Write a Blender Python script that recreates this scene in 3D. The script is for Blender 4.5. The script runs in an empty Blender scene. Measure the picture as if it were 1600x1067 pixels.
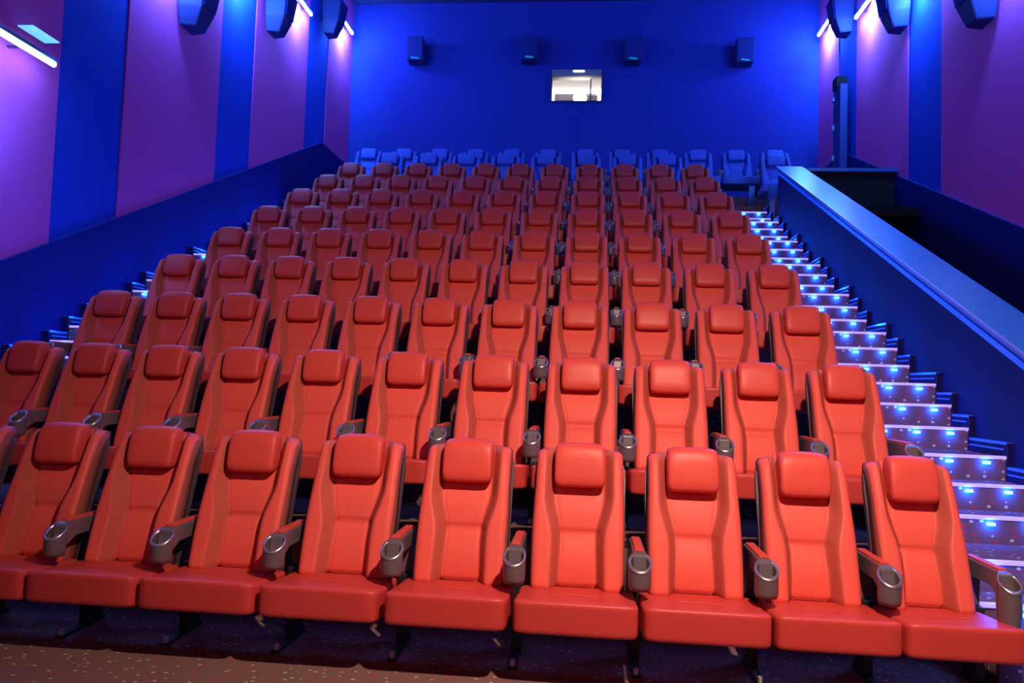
import bpy, bmesh, math
from mathutils import Vector, Matrix
import numpy as np
C = bpy.context.scene.collection
SC = bpy.context.scene

# ------------------------------------------------------------------ camera, world, key lights, exposure
F_PX, YAW, PIT, ROL, CX, CZ = 1207.56, 0.0968, 0.0529, 0.0331, 0.0469, 1.4422
fwd = Vector((-math.sin(YAW) * math.cos(PIT), math.cos(YAW) * math.cos(PIT), math.sin(PIT)))
rgt = Vector((math.cos(YAW), math.sin(YAW), 0))
upv = rgt.cross(fwd)
r2 = math.cos(ROL) * rgt + math.sin(ROL) * upv
u2 = -math.sin(ROL) * rgt + math.cos(ROL) * upv
cam = bpy.data.cameras.new('camera')
co = bpy.data.objects.new('camera', cam); C.objects.link(co)
cam.sensor_fit = 'HORIZONTAL'; cam.sensor_width = 36.0; cam.lens = F_PX / 1600 * 36
m = Matrix((r2, u2, -fwd)).transposed().to_4x4(); m.translation = (CX, 0, CZ)
co.matrix_world = m
cam.clip_start = 0.05; cam.clip_end = 200
SC.camera = co

w = bpy.data.worlds.new('world'); SC.world = w; w.use_nodes = True
w.node_tree.nodes['Background'].inputs[0].default_value = (0.24, 0.10, 0.30, 1)
w.node_tree.nodes['Background'].inputs[1].default_value = 0.05

def light(name, kind, loc, energy, color, target=None, **kw):
    l = bpy.data.lights.new(name, kind); l.energy = energy; l.color = color
    for k, v in kw.items(): setattr(l, k, v)
    o = bpy.data.objects.new(name, l); C.objects.link(o); o.location = loc
    if target is not None:
        o.rotation_euler = (Vector(target) - Vector(loc)).to_track_quat('-Z', 'Y').to_euler()
    return o
# house light hanging ahead of the front row, and an added warm fill from behind the camera
light('house_spot', 'SPOT', (0.85, 1.55, 3.9), 900, (1.0, 0.62, 0.47), (0.6, 4.9, 0.9), spot_size=math.radians(118), spot_blend=1.0, shadow_soft_size=0.07)
light('front_fill', 'AREA', (0.0, -4.5, 5.0), 36, (1.0, 0.42, 0.48), (0.0, 10, 3.5), shape='RECTANGLE', size=8.0, size_y=3.0)

SC.view_settings.view_transform = 'Standard'
SC.view_settings.look = 'None'
SC.view_settings.exposure = 0.0
SC.view_settings.gamma = 1.0
SC.view_settings.use_curve_mapping = False

# ------------------------------------------------------------------ helpers
def tag(o, label=None, cat=None, group=None, kind=None):
    if label: o['label'] = label
    if cat: o['category'] = cat
    if group: o['group'] = group
    if kind: o['kind'] = kind
    return o
def mesh_obj(name, me, parent=None):
    o = bpy.data.objects.new(name, me); C.objects.link(o); o.parent = parent
    return o
def finish(name, bm, mat, parent=None, smooth=False):
    me = bpy.data.meshes.new(name); bmesh.ops.recalc_face_normals(bm, faces=bm.faces)
    bm.to_mesh(me); bm.free(); me.materials.append(mat)
    if smooth:
        me.polygons.foreach_set('use_smooth', [True] * len(me.polygons))
    return mesh_obj(name, me, parent)
def empty(name, loc=(0, 0, 0), rz=0):
    o = bpy.data.objects.new(name, None); C.objects.link(o); o.location = loc; o.rotation_euler = (0, 0, rz)
    o.empty_display_size = .1
    return o
def add_box(bm, x0, x1, y0, y1, z0, z1, bev=0):
    r = bmesh.ops.create_cube(bm, size=1)
    vs = r['verts']
    for v in vs:
        v.co = Vector((x0 if v.co.x < 0 else x1, y0 if v.co.y < 0 else y1, z0 if v.co.z < 0 else z1))
    if bev:
        es = list({e for v in vs for e in v.link_edges})
        bmesh.ops.bevel(bm, geom=es, offset=bev, segments=2, profile=0.6, affect='EDGES')
def box(name, b, mat, parent=None, bev=0):
    bm = bmesh.new(); add_box(bm, *b, bev=bev); return finish(name, bm, mat, parent)
def add_prism(bm, poly, a0, a1, axis='x'):
    """poly: list of (p,q); extruded along axis. x: (y,z); y: (x,z); z: (x,y)"""
    def P(a, p, q):
        return (a, p, q) if axis == 'x' else ((p, a, q) if axis == 'y' else (p, q, a))
    A = [bm.verts.new(P(a0, *t)) for t in poly]; B = [bm.verts.new(P(a1, *t)) for t in poly]
    n = len(poly); bm.faces.new(A); bm.faces.new(B[::-1])
    for i in range(n):
        bm.faces.new((A[i], A[(i + 1) % n], B[(i + 1) % n], B[i]))
def prism(name, poly, a0, a1, mat, parent=None, axis='x', bev=0):
    bm = bmesh.new(); add_prism(bm, poly, a0, a1, axis)
    if bev: bmesh.ops.bevel(bm, geom=list(bm.edges), offset=bev, segments=2, profile=.6, affect='EDGES')
    return finish(name, bm, mat, parent)
def add_pillow(bm, c, h, e=6.0, cuts=9, fn=None, e2=None):
    e2 = e2 or e
    r = bmesh.ops.create_cube(bm, size=2)
    es = list({x for v in r['verts'] for x in v.link_edges})
    s = bmesh.ops.subdivide_edges(bm, edges=es, cuts=cuts, use_grid_fill=True)
    for v in bm.verts:
        p = v.co
        # tighten the grid towards the edges so the rounding stays crisp
        p = Vector([math.copysign(math.sin(abs(t) * math.pi / 2) ** 0.85 if abs(t) < 1 else 1, t) for t in p])
        k = (abs(p.x) ** e + (abs(p.y) ** e2 + abs(p.z) ** e2) ** (e / e2)) ** (1 / e)
        q = p / k
        q = Vector((q.x * h[0], q.y * h[1], q.z * h[2]))
        if fn: q = fn(q)
        v.co = q + Vector(c)
def add_tube(bm, pts, r, seg=8):
    rings = []
    for i, p in enumerate(pts):
        p = Vector(p); a = Vector(pts[max(i - 1, 0)]); b = Vector(pts[min(i + 1, len(pts) - 1)])
        d = (b - a).normalized(); s = d.orthogonal().normalized(); t = d.cross(s)
        if i and rings:
            s = (prev - d * prev.dot(d)).normalized(); t = d.cross(s)
        prev = s
        rings.append([bm.verts.new(p + r * (math.cos(2 * math.pi * k / seg) * s + math.sin(2 * math.pi * k / seg) * t)) for k in range(seg)])
    for A, B in zip(rings, rings[1:]):
        for k in range(seg): bm.faces.new((A[k], A[(k + 1) % seg], B[(k + 1) % seg], B[k]))
    bm.faces.new(rings[0][::-1]); bm.faces.new(rings[-1])

# ------------------------------------------------------------------ materials
def mat(name, col, rough=.6, metal=0, emit=None, es=0, spec=.5, noise=None, bump=None, sheen=0):
    mt = bpy.data.materials.new(name); mt.use_nodes = True; nt = mt.node_tree; b = nt.nodes['Principled BSDF']
    b.inputs['Base Color'].default_value = (*col, 1); b.inputs['Roughness'].default_value = rough
    b.inputs['Metallic'].default_value = metal; b.inputs['Specular IOR Level'].default_value = spec
    if sheen:
        b.inputs['Sheen Weight'].default_value = sheen; b.inputs['Sheen Tint'].default_value = (*col, 1)
    if emit:
        b.inputs['Emission Color'].default_value = (*emit, 1); b.inputs['Emission Strength'].default_value = es
    tc = nt.nodes.new('ShaderNodeTexCoord')
    if noise:
        sc, amt = noise
        n = nt.nodes.new('ShaderNodeTexNoise'); n.inputs['Scale'].default_value = sc; n.inputs['Detail'].default_value = 4
        nt.links.new(tc.outputs['Object'], n.inputs['Vector'])
        mx = nt.nodes.new('ShaderNodeMix'); mx.data_type = 'RGBA'
        mx.inputs['A'].default_value = (*[c * (1 - amt) for c in col], 1); mx.inputs['B'].default_value = (*[min(1, c * (1 + amt)) for c in col], 1)
        nt.links.new(n.outputs['Fac'], mx.inputs['Factor']); nt.links.new(mx.outputs['Result'], b.inputs['Base Color'])
    if bump:
        sc, st = bump
        n2 = nt.nodes.new('ShaderNodeTexNoise'); n2.inputs['Scale'].default_value = sc; n2.inputs['Detail'].default_value = 2
        nt.links.new(tc.outputs['Object'], n2.inputs['Vector'])
        bp = nt.nodes.new('ShaderNodeBump'); bp.inputs['Strength'].default_value = st; bp.inputs['Distance'].default_value = .002
        nt.links.new(n2.outputs['Fac'], bp.inputs['Height']); nt.links.new(bp.outputs['Normal'], b.inputs['Normal'])
    return mt
def carpet(name, base, scale=17.0, wax='z'):
    mt = bpy.data.materials.new(name); mt.use_nodes = True; nt = mt.node_tree; b = nt.nodes['Principled BSDF']
    b.inputs['Roughness'].default_value = .95; b.inputs['Specular IOR Level'].default_value = .1
    tc = nt.nodes.new('ShaderNodeTexCoord')
    mp = nt.nodes.new('ShaderNodeMapping'); mp.inputs['Rotation'].default_value = (0, 0, .5)
    mp.inputs['Scale'].default_value = (1, 1.7, 1.3)
    nt.links.new(tc.outputs['Object'], mp.inputs['Vector'])
    v = nt.nodes.new('ShaderNodeTexVoronoi'); v.inputs['Scale'].default_value = scale; v.inputs['Randomness'].default_value = .6
    nt.links.new(mp.outputs['Vector'], v.inputs['Vector'])
    lt = nt.nodes.new('ShaderNodeMath'); lt.operation = 'LESS_THAN'; lt.inputs[1].default_value = .24
    nt.links.new(v.outputs['Distance'], lt.inputs[0])
    sp = nt.nodes.new('ShaderNodeSeparateColor'); nt.links.new(v.outputs['Color'], sp.inputs['Color'])
    cr = nt.nodes.new('ShaderNodeValToRGB'); cr.color_ramp.interpolation = 'CONSTANT'
    e = cr.color_ramp.elements; e[0].color = (.62, .55, .50, 1); e[0].position = 0
    e[1].position = .45; e[1].color = (.55, .05, .05, 1)
    x = e.new(.93); x.color = (*base, 1)
    nt.links.new(sp.outputs['Red'], cr.inputs['Fac'])
    n = nt.nodes.new('ShaderNodeTexNoise'); n.inputs['Scale'].default_value = 120; nt.links.new(tc.outputs['Object'], n.inputs['Vector'])
    bc = nt.nodes.new('ShaderNodeMix'); bc.data_type = 'RGBA'
    bc.inputs['A'].default_value = (*[c * .5 for c in base], 1); bc.inputs['B'].default_value = (*[c * 1.5 for c in base], 1)
    nt.links.new(n.outputs['Fac'], bc.inputs['Factor'])
    mx = nt.nodes.new('ShaderNodeMix'); mx.data_type = 'RGBA'
    nt.links.new(lt.outputs[0], mx.inputs['Factor']); nt.links.new(bc.outputs['Result'], mx.inputs['A']); nt.links.new(cr.outputs['Color'], mx.inputs['B'])
    nt.links.new(mx.outputs['Result'], b.inputs['Base Color'])
    return mt
M = dict(
    red=mat('red_upholstery', (.80, .118, .092), .5, spec=.25, noise=(3, .05), bump=(420, .12), sheen=.15),
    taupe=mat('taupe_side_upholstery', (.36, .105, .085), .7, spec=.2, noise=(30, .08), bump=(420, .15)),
    wingband=mat('brown_red_wing_band', (.50, .105, .080), .7, spec=.2, noise=(30, .08), bump=(420, .15)),  # darker, browner red on the inner slopes of the wings
    bluetrim=mat('dark_blue_side_upholstery', (.05, .10, .42), .7, spec=.2, noise=(30, .08)),
    redhead=mat('red_headrest_leather', (.70, .085, .066), .42, spec=.3, noise=(4, .05), bump=(300, .08)),
    redseat=mat('red_cushion_leather', (.60, .062, .052), .42, spec=.35, noise=(4, .06), bump=(300, .08)),
    blue=mat('blue_upholstery', (.09, .17, .62), .55, spec=.3, noise=(3, .08), bump=(420, .12)),
    shell=mat('dark_grey_shell', (.075, .065, .075), .42, noise=(20, .15)),
    arm=mat('charcoal_plastic', (.135, .120, .140), .34, noise=(30, .15)),
    ring=mat('satin_silver_ring', (.50, .46, .50), .3, metal=.8, noise=(30, .05)),
    cupin=mat('brown_cup_interior', (.085, .060, .045), .8, noise=(30, .1)),
    steel=mat('black_steel', (.030, .027, .027), .4, metal=.2, noise=(15, .2)),
    bolt=mat('chrome_bolt', (.80, .72, .65), .35, metal=.3, noise=(60, .05)),
    carpet=carpet('speckled_carpet', (.215, .135, .125), 22.0),
    steps=carpet('speckled_step_carpet', (.165, .092, .100), 19.0),
    wallred=mat('magenta_wall_fabric', (.78, .085, .36), .9, spec=.1, noise=(60, .12), bump=(150, .3)),
    wallblue=mat('blue_wall_fabric', (.018, .055, .46), .9, spec=.1, noise=(60, .12), bump=(150, .3)),
    backwall=mat('navy_back_wall', (.040, .060, .36), .9, spec=.1, noise=(50, .12), bump=(150, .3)),
    dado=mat('navy_dado', (.014, .012, .14), .8, spec=.1, noise=(40, .2)),
    half=mat('dark_parapet_paint', (.010, .008, .065), .75, spec=.15, noise=(30, .2)),
    cap=mat('glossy_cap_laminate', (.03, .15, .42), .30, spec=.8, noise=(8, .15)),
    capedge=mat('cap_edge_metal', (.5, .35, .5), .3, metal=.7, noise=(20, .1)),
    black=mat('black_void', (.008, .007, .006), .9, noise=(10, .2)),
    ceil=mat('dark_ceiling', (.02, .03, .12), .9, noise=(20, .2)),
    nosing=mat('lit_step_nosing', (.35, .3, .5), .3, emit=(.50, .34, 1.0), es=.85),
    stepled=mat('step_led', (.6, .8, 1), .3, emit=(.0025, .10, 1.0), es=260),
    trim=mat('blue_lit_trim', (.10, .2, .7), .25, metal=.4, emit=(.0, .06, .9), es=.55),
    tube=mat('led_tube', (.7, .95, 1), .3, emit=(.42, .88, 1.0), es=14),
    panel=mat('frosted_panel', (.6, .9, 1), .3, emit=(.12, .62, .95), es=1.0),
    lamp=mat('lamp_housing', (.05, .06, .12), .4, metal=.4, noise=(20, .1)),
    spk=mat('speaker_cabinet', (.020, .030, .15), .6, noise=(30, .2)),
    spkgr=mat('speaker_grille', (.015, .03, .22), .85, bump=(300, .5)),
    badge=mat('blue_badge', (.2, .6, .9), .25, metal=.7, emit=(.0, .35, .9), es=.5),
    booth=mat('booth_wall', (.8, .75, .68), .8, noise=(5, .05)),
    boothlight=mat('booth_tube', (1, 1, 1), .4, emit=(1.0, .93, .90), es=2.6),
    proj=mat('projector_body', (.38, .33, .30), .4, noise=(12, .1)),
    lens=mat('projector_lens_light', (1, 1, 1), .2, emit=(1.0, .90, .66), es=40),
    glass=mat('port_glass', (.9, .95, 1), .05),
    doorm=mat('blue_grey_door', (.025, .045, .20), .6, noise=(10, .1)),
    hinge=mat('steel_hinge', (.6, .65, .85), .3, metal=.6, noise=(40, .05)),
)
gb = M['glass'].node_tree.nodes['Principled BSDF']; gb.inputs['Transmission Weight'].default_value = 1.0; gb.inputs['IOR'].default_value = 1.05

# ------------------------------------------------------------------ measured layout
Y0, D, H = 4.3549, 1.1111, .5151          # headrest plane of the front row, row pitch, row rise
YS, T = 5.8172 - 2 * 1.1111, .2834        # nose of tier k is at YS + k*D, short tread depth
XL, XR, YB, ZC = -5.63, 5.0, 17.2, 10.15
XA = 3.06                                  # face of the parapet beside the right-hand stair
SX0, SX1 = 2.13, 3.02                      # right stair
LX0, LX1 = -5.47, -4.56                    # left stair
nose = lambda j: YS + (j // 3) * D if j % 3 == 0 else YS + (j // 3) * D + D - (3 - j % 3) * T
hz = lambda j: j * H / 3

# ------------------------------------------------------------------ setting
fl = empty('floor'); tag(fl, 'brown speckled carpet floor rising in tiers under the red seats', kind='structure')
box('front_floor', (-7, 7, -6, 18, -.2, 0), M['carpet'], fl)
Z9, Z10 = 9 * H, 5.06
for k in range(1, 9):
    y0 = YS + k * D
    box('tier', (LX1, SX0, y0, y0 + D + .02, 0, k * H), M['carpet'], fl)
    bm = bmesh.new(); add_box(bm, LX1, SX0, y0 - .004, y0 + .03, k * H - .03, k * H + .004)
    finish('tier_nosing', bm, M['steel'], fl)
box('tier', (XL, 3.06, YS + 9 * D, YS + 10 * D + .02, 0, Z9), M['carpet'], fl)
box('tier', (XL, XR, YS + 10 * D, YB, 0, Z10), M['carpet'], fl)
box('tier', (3.06, XR, 12.95, YS + 10 * D, 0, Z9), M['carpet'], fl)

def wall_side(name, X, s, bounds, first_red):
    """s=+1: interior towards +x. Real panels stand 3 cm proud of the wall."""
    w = empty(name); tag(w, 'side wall of tall magenta and blue fabric panels above a navy dado' + (' on the left' if s > 0 else ' on the right'), kind='structure')
    t0, t1 = sorted((X - s * .25, X)); box('wall_backing', (t0, t1, -6, YB + .3, -.2, ZC), M['black'], w)
    red = first_red
    a = -6.0
    for b in bounds:
        p = .045 if red else .03
        x0, x1 = sorted((X, X + s * p))
        bm = bmesh.new(); add_box(bm, x0, x1, a + .004, b - .004, 0, ZC, bev=.004)
        finish('wall_panel', bm, M['wallred' if red else 'wallblue'], w)
        a = b; red = not red
    return w
lb = [.6, 1.75, 4.05, 5.2, 7.52, 8.65, 10.96, 12.11, 14.45, 15.60, YB]
rb = [.9, 2.05, 4.4, 5.55, 7.85, 9.0, 11.3, 12.45, 14.80, 15.84, YB]
wl = wall_side('wall_left', XL, 1, lb, True)
wr = wall_side('wall_right', XR, -1, rb, True)
# dado panels with a sloping top that levels off at the back
def dado(name, X, s, y0, z0, y1, z1, par):
    sl = (z1 - z0) / (y1 - y0)
    ya = 1.0; za = max(.9, z0 + sl * (ya - y0)); yk = y0 + (za - z0) / sl
    poly = [(-6, 0), (YB, 0), (YB, z1), (y1, z1), (yk, za), (-6, za)]
    x0, x1 = sorted((X + s * .02, X + s * .085))
    prism(name, poly, x0, x1, M['dado'], par)
dado('dado_panel', XL, 1, 6.92, 2.475, 15.35, 6.29, wl)
dado('dado_panel', XR, -1, 9.29, 3.43, 15.48, 6.16, wr)

wb = empty('wall_back'); tag(wb, 'dark blue back wall behind the top row with a projection port', kind='structure')
PX0, PX1, PZ0, PZ1 = -.91, .21, 7.84, 8.40
box('wall_panel', (XL - .2, PX0, YB, YB + .2, 0, ZC), M['backwall'], wb)
box('wall_panel', (PX1, XR + .2, YB, YB + .2, 0, ZC), M['backwall'], wb)
box('wall_panel', (PX0, PX1, YB, YB + .2, 0, PZ0), M['backwall'], wb)
box('wall_panel', (PX0, PX1, YB, YB + .2, PZ1, ZC), M['backwall'], wb)
ce = box('ceiling', (XL - .3, XR + .3, -1.5, YB + .3, ZC, ZC + .2), M['ceil']); tag(ce, 'dark ceiling over the tiered seating', kind='structure')

# projection port and booth
wn = empty('window_1', (0, 0, 0)); tag(wn, 'lit projection port in the middle of the blue back wall', kind='structure')
for b in ((PX0 - .05, PX0, YB - .03, YB + .2, PZ0 - .05, PZ1 + .14), (PX1, PX1 + .05, YB - .03, YB + .2, PZ0 - .05, PZ1 + .14),
          (PX0, PX1, YB - .03, YB + .2, PZ0 - .05, PZ0)):
    box('window_frame', b, M['doorm'], wn, bev=.004)
box('window_header', (PX0, PX1, YB - .05, YB + .2, PZ1, PZ1 + .15), M['proj'], wn, bev=.01)
box('port_lining', (PX0, PX1, YB, YB + .2, PZ1 - .006, PZ1), M['booth'], wn)
box('header_light', (-.43, -.18, YB - .062, YB - .048, PZ1 + .085, PZ1 + .125), M['boothlight'], wn)
box('mullion', (-.045, -.015, YB + .12, YB + .15, PZ0, PZ1), M['proj'], wn)
box('window_glass', (PX0, PX1, YB + .06, YB + .068, PZ0, PZ1), M['glass'], wn)
bt = empty('projection_booth'); tag(bt, 'bright projection booth room behind the port', kind='structure')
for b in ((-2, 1.6, YB + 2.6, YB + 2.7, 6.8, 9.4), (-2.1, -2, YB + .2, YB + 2.7, 6.8, 9.4), (1.6, 1.7, YB + .2, YB + 2.7, 6.8, 9.4), (-2, 1.6, YB + .2, YB + 2.7, 9.4, 9.5), (-2, 1.6, YB + .2, YB + 2.7, 6.7, 6.8)):
    box('booth_wall', b, M['booth'], bt)
box('booth_ceiling_light', (-1.4, .9, YB + 1.2, YB + 1.6, 9.3, 9.38), M['boothlight'], bt)
box('booth_wall_light', (-1.5, 1.3, YB + 2.52, YB + 2.58, 8.35, 9.1), M['boothlight'], bt)
pj = empty('cinema_projector', (-.27, YB + .37, 6.84)); tag(pj, 'cinema projector with its lens glowing warm white behind the booth window', 'projector')
def pbox(name, b, m_, bev=.01): return box(name, b, m_, pj, bev)
pbox('projector_body', (-.60, .36, .28, 1.1, .75, 1.43), M['proj'], .03)
pbox('pedestal', (-.4, .3, .3, 1.0, .0, .75), M['steel'])
pbox('side_unit', (.18, .40, .20, .34, 1.0, 1.36), M['proj'], .02)
bm = bmesh.new(); add_tube(bm, [(.0, .28, 1.19), (.0, -.06, 1.19)], .17, 24); lb_ = finish('lens_barrel', bm, M['steel'], pj)
bm = bmesh.new(); add_tube(bm, [(.0, -.06, 1.19), (.0, -.085, 1.185)], .155, 24); finish('lens_glass', bm, M['lens'], lb_)

light('booth_fill', 'AREA', (-.3, YB + .45, 9.2), 45, (1.0, .9, .82), (-.3, YB + .5, 7.5), shape='RECTANGLE', size=1.0, size_y=.3)  # added fill, no fixture: brightens the front of the projector

# parapet beside the right-hand stair, with its wide sloping cap
hw = empty('wall_parapet'); tag(hw, 'dark blue sloping parapet wall beside the right-hand lit stair', kind='structure')
hs = .468; zc = lambda y: 2.525 + hs * (y - 7.27)
YE = 12.73
prism('parapet_wall', [(2.4, 0), (YE, 0), (YE, zc(YE) - .05), (2.4, zc(2.4) - .05)], XA, 3.42, M['half'], hw)
prism('cap', [(2.35, zc(2.35) - .05), (YE + .06, zc(YE + .06) - .05), (YE + .06, zc(YE + .06)), (2.35, zc(2.35))], XA - .02, 3.45, M['cap'], hw, bev=.006)
prism('cap_edge', [(2.35, zc(2.35) - .02), (YE + .06, zc(YE + .06) - .02), (YE + .06, zc(YE + .06) + .004), (2.35, zc(2.35) + .004)], XA - .03, XA - .015, M['capedge'], hw)
prism('under_cap_strip', [(2.35, zc(2.35) - .12), (YE, zc(YE) - .12), (YE, zc(YE) - .075), (2.35, zc(2.35) - .075)], XA - .012, XA, M['trim'], hw)
box('end_post', (2.88, 2.98, 14.1, 14.2, Z9, 5.12), M['cap'], hw, bev=.005)
box('end_post', (3.07, 3.21, 13.40, 13.50, 3.9, 4.95), M['cap'], hw, bev=.005)
cw = empty('wall_vomitory'); tag(cw, 'black cross wall closing the sunken entry behind the parapet', kind='structure')
box('cross_wall', (3.42, XR, 12.85, 12.95, 0, 5.03), M['black'], cw)
box('cap', (3.40, XR, 12.80, 13.0, 5.03, 5.09), M['cap'], cw, bev=.006)
box('lintel', (4.2, XR - .09, 11.9, 12.85, 4.12, 4.24), M['black'], cw)
box('vomitory_floor', (3.42, XR, 2, 12.85, 0, .02), M['black'], cw)

# doorway high on the right wall with its leaf standing open
dr = empty('door_1', (XR - .08, 15.32, Z10)); tag(dr, 'blue door leaf standing open at the top right with steel hinges', kind='structure')
box('door_leaf', (-.17, -.03, -.25, .17, 0, 2.32), M['doorm'], dr, bev=.01)
box('door_frame', (-.02, .04, .17, .30, 0, 2.42), M['black'], dr)
box('door_closer', (-.20, .0, -.12, .14, 2.30, 2.52), M['black'], dr, bev=.01)
for z in (.92, 1.52, 2.10): box('hinge', (-.20, -.165, .10, .18, z, z + .10), M['hinge'], dr)

# stairs: every step a part with its lit nosing and riser lights
def stairs(name, x0, x1, jmax, lampx, label):
    st = empty(name, (0, 0, 0)); tag(st, label, kind='structure')
    proto = {}
    no_ = box('step_nosing', (x0 + .01, x1, -.014, .030, -.016, .006), M['nosing'], None, bev=.004); nm = no_.data
    bpy.data.objects.remove(no_)
    bm = bmesh.new(); add_box(bm, -.022, .022, -.034, -.014, -.050, -.034, bev=.002)
    lo_ = finish('riser_light', bm, M['stepled']); lmz = lo_.data
    bpy.data.objects.remove(lo_)
    for j in range(1, jmax + 1):
        y = nose(j); y1 = nose(j + 1) + .03 if j < jmax else y + .6
        s = box('step', (x0, x1, 0, y1 - y, -hz(1) - (.02 if j > 1 else 0), 0), M['steps'], st)
        s.location = (0, y, hz(j))
        n_ = bpy.data.objects.new('step_nosing', nm); C.objects.link(n_); n_.parent = s
        for lx in lampx:
            l = bpy.data.objects.new('riser_light', lmz); C.objects.link(l); l.parent = s; l.location = (lx, 0, 0)
    return st
stairs('aisle_stairs', SX0, SX1, 26, (2.38, 2.63, 2.88), 'carpeted aisle stair with blue step lights beside the right parapet')
stairs('aisle_stairs', LX0, LX1, 26, (-5.30, -5.05, -4.80), 'carpeted aisle stair with blue step lights along the left wall')
# stepped skirting boards with bright trims that follow the stairs
def skirting(name, xa, xb, label):
    sk = empty(name); tag(sk, label, kind='structure')
    for j in range(1, 27):
        y0, y1 = nose(j) - .02, nose(j + 1) - .02
        b = box('skirting_board', (xa, xb, y0, y1, hz(j) - .2, hz(j) + .10), M['half'], sk)
        bm = bmesh.new()
        add_box(bm, xa - .004, xb + .004, y0 + .012, y1 - .004, hz(j) + .085, hz(j) + .104)
        add_box(bm, xa - .004, xb + .004, y0 + .05, y1 - .004, hz(j) + .045, hz(j) + .057)
        finish('trim_strip', bm, M['trim'], b)
skirting('baseboard_right', SX1 + .002, XA - .001, 'stepped skirting with bright blue trim along the right stair')
skirting('baseboard_left', XL + .088, LX0 - .002, 'stepped skirting with bright blue trim along the left stair')

# ------------------------------------------------------------------ cinema seat
def backrest_mesh(hw0=.241, hw1=.238, wide=1.0):
    NU, NV = 45, 40
    # columns follow the edges of the sunk middle panel, so the darker wing bands have clean borders
    half = [('p', t) for t in np.linspace(0, 1, 9)[:-1]] + [('b', t) for t in np.linspace(0, 1, 6)[:-1]] + [('o', t) for t in 1 - (1 - np.linspace(0, 1, 10)) ** 1.5]
    cols = [(-1, k, t) for k, t in half[::-1]] + [(1, k, t) for k, t in half[1:]]
    vs = np.linspace(0, 1, NV)
    Zb, Zt = .375, 1.084
    def sm(a, b, x):
        t = np.clip((x - a) / (b - a), 0, 1); return t * t * (3 - 2 * t)
    front = []
    for v in vs:
        hw = (hw0 + .006 * math.sin(min(v * 1.4, 1) * math.pi) + (hw1 - hw0) * v) * wide
        # rounded top corners
        ztop = 1.0
        base = .030 - .265 * (1 - v) - .018 * math.sin(v * math.pi)     # recline
        # half width of the sunk middle panel
        c = (.100 + (.092 - .100) * sm(0, .36, v) + (.134 - .092) * sm(.36, .66, v)) * wide
        c1 = c + (.044 + .010 * v) * wide
        for sg, kind, t in cols:
            a = t * c if kind == 'p' else c + t * (c1 - c) if kind == 'b' else c1 + t * (hw - c1)
            x = sg * a; u = x / hw
            zz = Zb + (Zt - Zb) * v
            corner = max(0, abs(u) - .86) / .14
            zz -= .030 * (1 - math.sqrt(max(0, 1 - corner ** 2))) * sm(.75, 1, v) + .012 * sm(.50, 1, abs(u)) * sm(.8, 1, v)
            ramp = sm(c - .003, c1 + .003, a)
            bol = (.100 - .024 * v) * ramp
            # lumbar bulge of the lower middle panel, seam between the two panels
            inn = 1 - ramp
            bul = inn * (.020 * math.sin(min(v / .385, 1) * math.pi) + .010 * math.sin(max(0, min((v - .385) / .3, 1)) * math.pi))
            seam = -.016 * inn * math.exp(-((v - .385) / .011) ** 2)
            groove = -.007 * math.exp(-((a - c) / .006) ** 2)
            edge = max(0, abs(u) - .86) / .14
            rnd = -.045 * (1 - math.sqrt(max(0, 1 - edge ** 2)))
            te = max(0, v - .94) / .06
            rt = -.04 * (1 - math.sqrt(max(0, 1 - te ** 2)))
            be = max(0, .05 - v) / .05
            rb_ = -.03 * (1 - math.sqrt(max(0, 1 - be ** 2)))
            y = base - (bol + bul + seam + groove + rnd + rt + rb_)
            front.append((x, y, zz))
    bm = bmesh.new()
    F = [bm.verts.new(p) for p in front]
    # back plane: same outline, behind
    Bk = []
    for j, v in enumerate(vs):
        for i in range(NU):
            x, y, z = front[j * NU + i]
            base = -.265 * (1 - v) - .018 * math.sin(v * math.pi)
            Bk.append((x, base + .055, z))
    for j in range(NV - 1):
        for i in range(NU - 1):
            a = j * NU + i
            bm.faces.new((F[a], F[a + 1], F[a + NU + 1], F[a + NU]))
    ring = [i for i in range(NU)] + [j * NU + NU - 1 for j in range(1, NV)] + [(NV - 1) * NU + i for i in range(NU - 2, -1, -1)] + [j * NU for j in range(NV - 2, 0, -1)]
    R = {i: bm.verts.new(Bk[i]) for i in ring}
    n = len(ring)
    for k in range(n):
        a, b = ring[k], ring[(k + 1) % n]
        bm.faces.new((F[b], F[a], R[a], R[b]))
    # close the rear with strips left to right
    for j in range(NV - 1):
        a, b = j * NU, (j + 1) * NU; c, d = a + NU - 1, b + NU - 1
        if j == 0:
            bm.faces.new([R[a], R[b], R[d]] + [R[i] for i in range(NU - 1, 0, -1)])
        elif j == NV - 2:
            bm.faces.new([R[a]] + [R[i] for i in range(b, b + NU)] + [R[c]])
        else:
            bm.faces.new((R[a], R[b], R[d], R[c]))
    return bm

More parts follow.
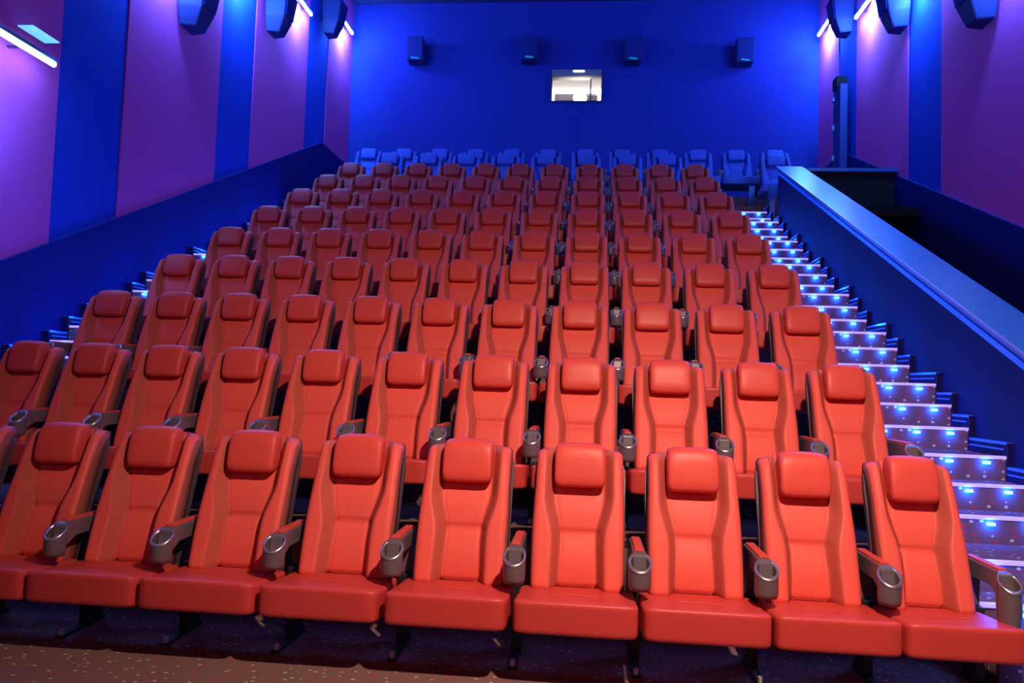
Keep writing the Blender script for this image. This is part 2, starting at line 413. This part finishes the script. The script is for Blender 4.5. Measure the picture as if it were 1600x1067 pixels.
def make_seat(name, fab, head, seatm, wide=1.0, P=.30):
    t = empty(name)
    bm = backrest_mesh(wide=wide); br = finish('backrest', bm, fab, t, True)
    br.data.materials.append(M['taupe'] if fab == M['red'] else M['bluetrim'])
    br.data.materials.append(M['wingband'] if fab == M['red'] else M['bluetrim'])
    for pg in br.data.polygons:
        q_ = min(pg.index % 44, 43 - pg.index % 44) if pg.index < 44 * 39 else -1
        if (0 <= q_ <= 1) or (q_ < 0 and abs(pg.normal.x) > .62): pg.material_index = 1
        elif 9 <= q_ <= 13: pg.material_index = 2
    # headrest pillow
    bm = bmesh.new()
    def hf(q):
        q.y += .02 * (q.z / .135) * -1 * -1 * 1.0
        return q
    add_pillow(bm, (0, -.060, 1.000), (.137 * wide, .066, .114), 9.0, 11, lambda q: Vector((q.x, q.y + .26 * q.z, q.z + .008 * (1 - (q.x / (.137 * wide)) ** 2) * (q.z > 0))), e2=3.4)
    finish('headrest', bm, head, t, True)
    # seat cushion
    bm = bmesh.new()
    def cf(q):
        f = (-q.y + .24) / .48        # 1 at the front, 0 at the rear
        q.z += .030 * f * f - .015 * (1 - f)
        if q.z < 0: q.z += .018 * (1 - f)
        return q
    add_pillow(bm, (0, -.46, .322), (P - .006, .238, .080), 13.0, 13, cf)
    cu = finish('seat_cushion', bm, seatm, t, True)
    bm = bmesh.new(); add_tube(bm, [(-.11, -.475, .4045), (0, -.48, .4065), (.11, -.475, .4045)], .0035, 6)
    finish('seam', bm, seatm, cu)
    # moulded rear shell
    bm = bmesh.new()
    for s0, s1, z0, z1 in ((0, 1, .32, 1.066),):
        N = 10; w_ = .250 * wide
        rows_ = []
        for j in range(N + 1):
            v = j / N; z = z0 + (z1 - z0) * v; vv = (z - .375) / .73
            base = -.265 * (1 - vv) - .018 * math.sin(max(0, min(1, vv)) * math.pi)
            ww = w_ - (.03 if j == N else .006 if j == N - 1 else 0)
            rows_.append([(-ww, base + .062, z), (ww, base + .062, z), (ww, base + .095, z), (ww * .7, base + .12, z), (-ww * .7, base + .12, z), (-ww, base + .095, z)])
        V = [[bm.verts.new(p) for p in r] for r in rows_]
        for A, B in zip(V, V[1:]):
            for i in range(6): bm.faces.new((A[i], A[(i + 1) % 6], B[(i + 1) % 6], B[i]))
        bm.faces.new(V[0][::-1]); bm.faces.new(V[-1])
    finish('back_shell', bm, M['shell'], t)
    box('seat_pan', (-.25 * wide, .25 * wide, -.60, -.20, .262, .288), M['steel'], t, bev=.005)
    box('back_hinge', (-.26 * wide, .26 * wide, -.255, -.20, .27, .34), M['steel'], t, bev=.005)
    add_arm(t, P)
    return t

def add_arm(t, px, end=0):
    px += .008
    """armrest unit centred on x=px; end=+-1 adds the long side of an end-of-row arm"""
    bm = bmesh.new()
    prof = [(-.055, .622), (-.42, .622), (-.45, .610), (-.47, .495), (-.425, .49), (-.40, .52), (-.35, .545), (-.15, .548), (-.135, .525), (-.135, .38), (-.065, .38), (-.055, .42)]
    if end:
        prof = [(-.055, .622), (-.42, .622), (-.45, .610), (-.48, .32), (-.42, .32), (-.405, .51), (-.385, .535), (-.35, .545), (-.15, .548), (-.135, .525), (-.135, .38), (-.065, .38), (-.055, .42)]
    add_prism(bm, prof, px - .032, px + .032)
    bmesh.ops.bevel(bm, geom=[e for e in bm.edges], offset=.006, segments=2, profile=.6, affect='EDGES')
    a = finish('armrest', bm, M['arm'], t)
    bm = bmesh.new(); add_box(bm, px - .022, px + .022, -.41, -.08, .619, .634, bev=.005); finish('arm_pad', bm, M['redhead'], a, False)
    # cup holder: cylinder cut on a slant, open, with a rim
    N = 28; r = .056; ri = .046; cy = -.475; zb = .31 if end else .462; ta = math.tan(math.radians(34))
    bm = bmesh.new()
    def ringv(rad, zf): return [bm.verts.new((px + rad * math.cos(2 * math.pi * i / N), cy + rad * math.sin(2 * math.pi * i / N), zf(rad * math.sin(2 * math.pi * i / N)))) for i in range(N)]
    sl = lambda s: .583 + ta * s
    A0 = ringv(r * (.72 if end else .9), lambda s: zb - .010); A = ringv(r, lambda s: zb + (.05 if end else .012)); B = ringv(r, sl)
    bm.faces.new(A0[::-1])
    for X, Yv in ((A0, A), (A, B)):
        for i in range(N): bm.faces.new((X[i], X[(i + 1) % N], Yv[(i + 1) % N], Yv[i]))
    cup = finish('cup_holder', bm, M['arm'], t, True)
    bm = bmesh.new()
    B1 = ringv(r + .002, lambda s: sl(s) - .006); B2 = ringv(r + .001, lambda s: sl(s) + .004); B3 = ringv(ri, lambda s: sl(s) + .002); B4 = ringv(ri, lambda s: sl(s) - .012)
    for X, Yv in ((B1, B2), (B2, B3), (B3, B4)):
        for i in range(N): bm.faces.new((X[i], X[(i + 1) % N], Yv[(i + 1) % N], Yv[i]))
    finish('rim', bm, M['ring'], cup, True)
    bm = bmesh.new()
    C1 = ringv(ri, lambda s: sl(s) - .010); C2 = ringv(ri * .93, lambda s: .485)
    for i in range(N): bm.faces.new((C1[i], C1[(i + 1) % N], C2[(i + 1) % N], C2[i]))
    bm.faces.new(C2)
    finish('cup_liner', bm, M['cupin'], cup, True)
    # stanchion with foot
    bm = bmesh.new(); add_box(bm, px - .027, px + .027, -.20, -.065, .015, .39, bev=.004)
    lg = finish('leg', bm, M['steel'], t)
    bm = bmesh.new(); add_prism(bm, [(-.40, 0), (-.03, 0), (-.03, .016), (-.07, .05), (-.14, .05), (-.20, .020), (-.40, .012)], px - .022, px + .022)
    finish('foot', bm, M['steel'], lg)
    for yy in (-.375,):
        bm = bmesh.new(); add_tube(bm, [(px, yy, .010), (px, yy, .040)], .014, 8); finish('bolt', bm, M['bolt'], lg)
    return a

def copy_tree(o, parent=None):
    c = o.copy(); C.objects.link(c); c.parent = parent
    for ch in list(o.children): copy_tree(ch, c)
    return c

ORD = ['front', 'second', 'third', 'fourth', 'fifth', 'sixth', 'seventh', 'eighth', 'ninth']
SORD = ['end', 'second', 'third', 'fourth', 'fifth', 'sixth', 'seventh', 'eighth', 'ninth', 'tenth', 'eleventh', 'twelfth']
POLY = {1: [-.0075, -.018, .0228, .0279], 2: [-.0052, -.013, .0175, .0165], 3: [.0024, .0023, -.0175], 4: [.0015, .0083, .0059], 5: [-.0013, -.0025, .0127],
        6: [.0005, .0065, -.0053], 7: [-.0006, .002, .0016], 8: [-.0012, .0005, .0024], 9: [-.0014, -.0023, .0094]}
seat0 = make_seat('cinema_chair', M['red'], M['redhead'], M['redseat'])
lend = empty('cinema_chair'); bpy.data.objects.remove(lend)
used = False; left_end = []
for k in range(9):
    for i in range(11):
        x = (i - 7) * .6
        xx = max(x, -4.2) if k else max(x, -3.05)
        X = x + float(np.polyval(POLY[k + 1], xx))
        if not used: o = seat0; used = True
        else: o = copy_tree(seat0)
        o.location = (X, Y0 + k * D, k * H)
        cf_ = POLY[k + 1]; o.scale.x = min(1.0, 1 + float(np.polyval(np.polyder(cf_), max(xx, -4.0)))) if True else 1
        if k > 1: o.scale.x = min(1.0, o.scale.x)
        r = 10 - i
        pos = 'at the right aisle end' if r == 0 else ('at the left aisle end' if r == 10 else '%s seat from the right aisle' % SORD[r])
        tag(o, 'red padded cinema seat in the %s row, %s' % (ORD[k], pos), 'seat', 'red cinema seats in nine tiered rows')
        ex = o
        if r == 0:      # the aisle-side arm is the tall closed kind
            for ch in list(o.children):
                if ch.name.split('.')[0] in ('armrest', 'cup_holder', 'leg'):
                    for g in list(ch.children): bpy.data.objects.remove(g)
                    bpy.data.objects.remove(ch)
            if k == 0:
                add_arm(o, .310, 1); endparts = [c for c in o.children if c.name.split('.')[0] in ('armrest', 'cup_holder', 'leg')]
            else:
                for c in endparts: copy_tree(c, o)
        if i == 0: left_end.append(o)
before = set(left_end[0].children); add_arm(left_end[0], -.316, 0)      # the first seat of each row also has a left armrest
lparts = [c for c in left_end[0].children if c not in before]
for o in left_end[1:]:
    for c in lparts: copy_tree(c, o)

# blue seats of the two top rows
bs0 = make_seat('lounge_chair', M['blue'], M['blue'], M['blue'], wide=1.13, P=.365)
spots = []
for i in range(12): spots.append((-4.55 + i * .743, 15.46, Z10, 11, i))
for i, x in enumerate([-3.80, -3.05, -2.32, -1.57, -.82, -.06, .70, 1.43]): spots.append((x, 14.35, Z9, 10, i))
spots.append((3.38, 14.35, Z9, 10, 8))
for q, (x, y, z, row, i) in enumerate(spots):
    o = bs0 if q == 0 else copy_tree(bs0)
    o.location = (x, y, z)
    if row == 11:
        r = 11 - i
        lab = 'wide blue seat in the top row by the back wall, ' + ('at the right end' if r == 0 else 'at the left end' if i == 0 else '%s from the right end' % SORD[r])
    else:
        lab = ('single wide blue seat below the top row, beside the parapet end' if i == 8 else
               'wide blue seat in the row below the top row, ' + ('leftmost' if i == 0 else '%s from the left' % SORD[i]))
    tag(o, lab, 'seat', 'blue cinema seats in the two top rows')

# ------------------------------------------------------------------ loudspeakers
def rear_speaker(x, z, label):
    o = empty('loudspeaker', (x, YB, z)); tag(o, label, 'speaker', 'loudspeakers on the back wall')
    poly = [(-.05, -.02), (-.05, .48), (-.40, .52), (-.34, .0)]
    prism('cabinet', poly, -.185, .185, M['spk'], o, bev=.012)
    prism('grille', [(-.415, .49), (-.402, .50), (-.347, .05), (-.36, .05)], -.165, .165, M['spkgr'], o)
    box('wall_bracket', (-.06, .06, -.06, 0, .15, .35), M['steel'], o)
    b = box('badge', (-.09, .09, -.368, -.352, .02, .05), M['badge'], o); b.rotation_euler = (0, .12, 0)
RL = ['leftmost', 'second from the left', 'third from the left', 'rightmost']
for (x, z), l in zip([(-4.02, 8.68), (-1.42, 8.68), (.88, 8.63), (3.30, 8.58)], RL):
    rear_speaker(x, z, 'boxy dark loudspeaker on the back wall, %s of the four' % l)
def side_speaker(X, s, y, z, label, grp):
    o = empty('surround_speaker', (X, y, z)); tag(o, label, 'speaker', grp)
    # wedge cabinet: wide at the top, narrow at the bottom, leaning out over the seats
    bm = bmesh.new()
    def ringp(z_, w_, d0, d1): return [bm.verts.new((s * d0, -w_, z_)), bm.verts.new((s * d1, -w_ * .72, z_)), bm.verts.new((s * d1, w_ * .72, z_)), bm.verts.new((s * d0, w_, z_))]
    a = ringp(0, .17, .05, .26); b = ringp(.25, .24, .05, .36); c = ringp(.72, .30, .05, .42)
    for A, B in ((a, b), (b, c)):
        for i in range(4): bm.faces.new((A[i], A[(i + 1) % 4], B[(i + 1) % 4], B[i]))
    bm.faces.new(a[::-1]); bm.faces.new(c)
    bmesh.ops.bevel(bm, geom=list(bm.edges), offset=.02, segments=2, profile=.6, affect='EDGES')
    finish('cabinet', bm, M['spk'], o)
    bm = bmesh.new(); vs = [(s * .375, -.16, .28), (s * .375, .16, .28), (s * .43, .20, .68), (s * .43, -.20, .68)]
    f = [bm.verts.new(v) for v in vs]; g = [bm.verts.new((v[0] + s * .008, v[1], v[2])) for v in vs]
    bm.faces.new(f); bm.faces.new(g[::-1])
    for i in range(4): bm.faces.new((f[i], f[(i + 1) % 4], g[(i + 1) % 4], g[i]))
    finish('grille', bm, M['spkgr'], o)
    x0, x1 = sorted((s * .002, s * .08)); box('wall_bracket', (x0, x1, -.06, .06, .3, .5), M['steel'], o)
for (y, z), l in zip([(9.85, 6.10), (12.55, 7.28), (15.25, 8.50)], ['nearest the camera', 'the middle one', 'nearest the back wall']):
    side_speaker(XL + .045, 1, y, z, 'tapered dark surround speaker high on the left wall, ' + l, 'surround speakers on the left wall')
for (y, z), l in zip([(9.88, 6.08), (12.46, 7.20), (15.06, 8.32)], ['nearest the camera', 'the middle one', 'nearest the back wall']):
    side_speaker(XR - .045, -1, y, z, 'tapered dark surround speaker high on the right wall, ' + l, 'surround speakers on the right wall')

# ------------------------------------------------------------------ LED wall lamps
BLUE = (.06, .25, 1.0)
def wall_lamp(X, s, y0, y1, z, label, power, off=.30, panel=False, grp='', near=.55):
    ym = (y0 + y1) / 2; L = y1 - y0
    o = empty('led_wall_lamp', (X, ym, z)); tag(o, label, 'lamp', grp)
    x0, x1 = sorted((s * off - s * .05, s * off + s * .03))
    box('housing', (x0, x1, -L / 2, L / 2, .022, .06), M['lamp'], o, bev=.006)
    bm = bmesh.new(); add_tube(bm, [(s * off, -L / 2 + .02, 0), (s * off, L / 2 - .02, 0)], .028, 10); finish('led_tube', bm, M['tube'], o, True)
    xa, xb = sorted((0, s * off))
    for yy in (-L * .3, L * .3): box('bracket', (xa, xb, yy - .015, yy + .015, .03, .05), M['lamp'], o)
    l = bpy.data.lights.new('led_glow', 'AREA'); l.shape = 'RECTANGLE'; l.size = .04; l.size_y = L; l.energy = power * 1.2; l.color = BLUE
    lo = bpy.data.objects.new('led_glow', l); C.objects.link(lo); lo.parent = o
    lo.location = (s * (off - .035), 0, -.03)
    d = Vector((-s * 1.0, 0, -.75)); lo.rotation_euler = d.to_track_quat('-Z', 'Y').to_euler()
    l2 = bpy.data.lights.new('led_glow', 'POINT'); l2.energy = power * near; l2.color = BLUE; l2.shadow_soft_size = .05
    for yy in (-L * .45, 0, L * .45):
        lq = bpy.data.objects.new('led_glow', l2); C.objects.link(lq); lq.parent = o; lq.location = (s * (off + .06), yy, -.05)
    if panel:
        xa, xb = sorted((s * .04, s * .20)); box('light_panel', (xa, xb, 6.84 - ym, 7.22 - ym, 4.74 - z, 4.75 - z), M['panel'], o)
g = 'blue LED wall lamps'
L_ = [(15.86, 16.72, 9.22), (13.30, 14.18, 8.42), (10.9, 11.8, 7.75), (8.9, 9.7, 7.0)]
for (a, b, z), lab in zip(L_, ['left wall lamp bar beside the back wall corner', 'left wall lamp bar second from the back wall', 'left wall lamp bar third from the back wall', 'left wall lamp bar fourth from the back wall']):
    wall_lamp(XL + .045, 1, a, b, z, 'glowing cyan LED ' + lab, 120 if 'corner' in lab else 105, off=.14, grp=g, near=.42 if 'corner' in lab else .6)
wall_lamp(XL + .045, 1, 5.4, 7.13, 4.47, 'long glowing cyan LED bar nearest the camera on the left wall', 70, off=.24, panel=True, grp=g, near=.12)
R_ = [(16.06, 16.78, 9.10), (13.55, 14.46, 8.36), (11.5, 12.4, 7.8), (8.9, 9.7, 7.0), (6.4, 7.4, 5.9)]
for (a, b, z), lab in zip(R_, ['beside the back wall corner', 'second from the back wall', 'third from the back wall', 'fourth from the back wall', 'nearest the camera']):
    wall_lamp(XR - .045, -1, a, b, z, 'glowing cyan LED lamp bar on the right wall, ' + lab, 120 if 'corner' in lab else 105, off=.14, grp=g, near=.42 if 'corner' in lab else .6)

# drop leftover unused data
for me in list(bpy.data.meshes):
    if me.users == 0: bpy.data.meshes.remove(me)
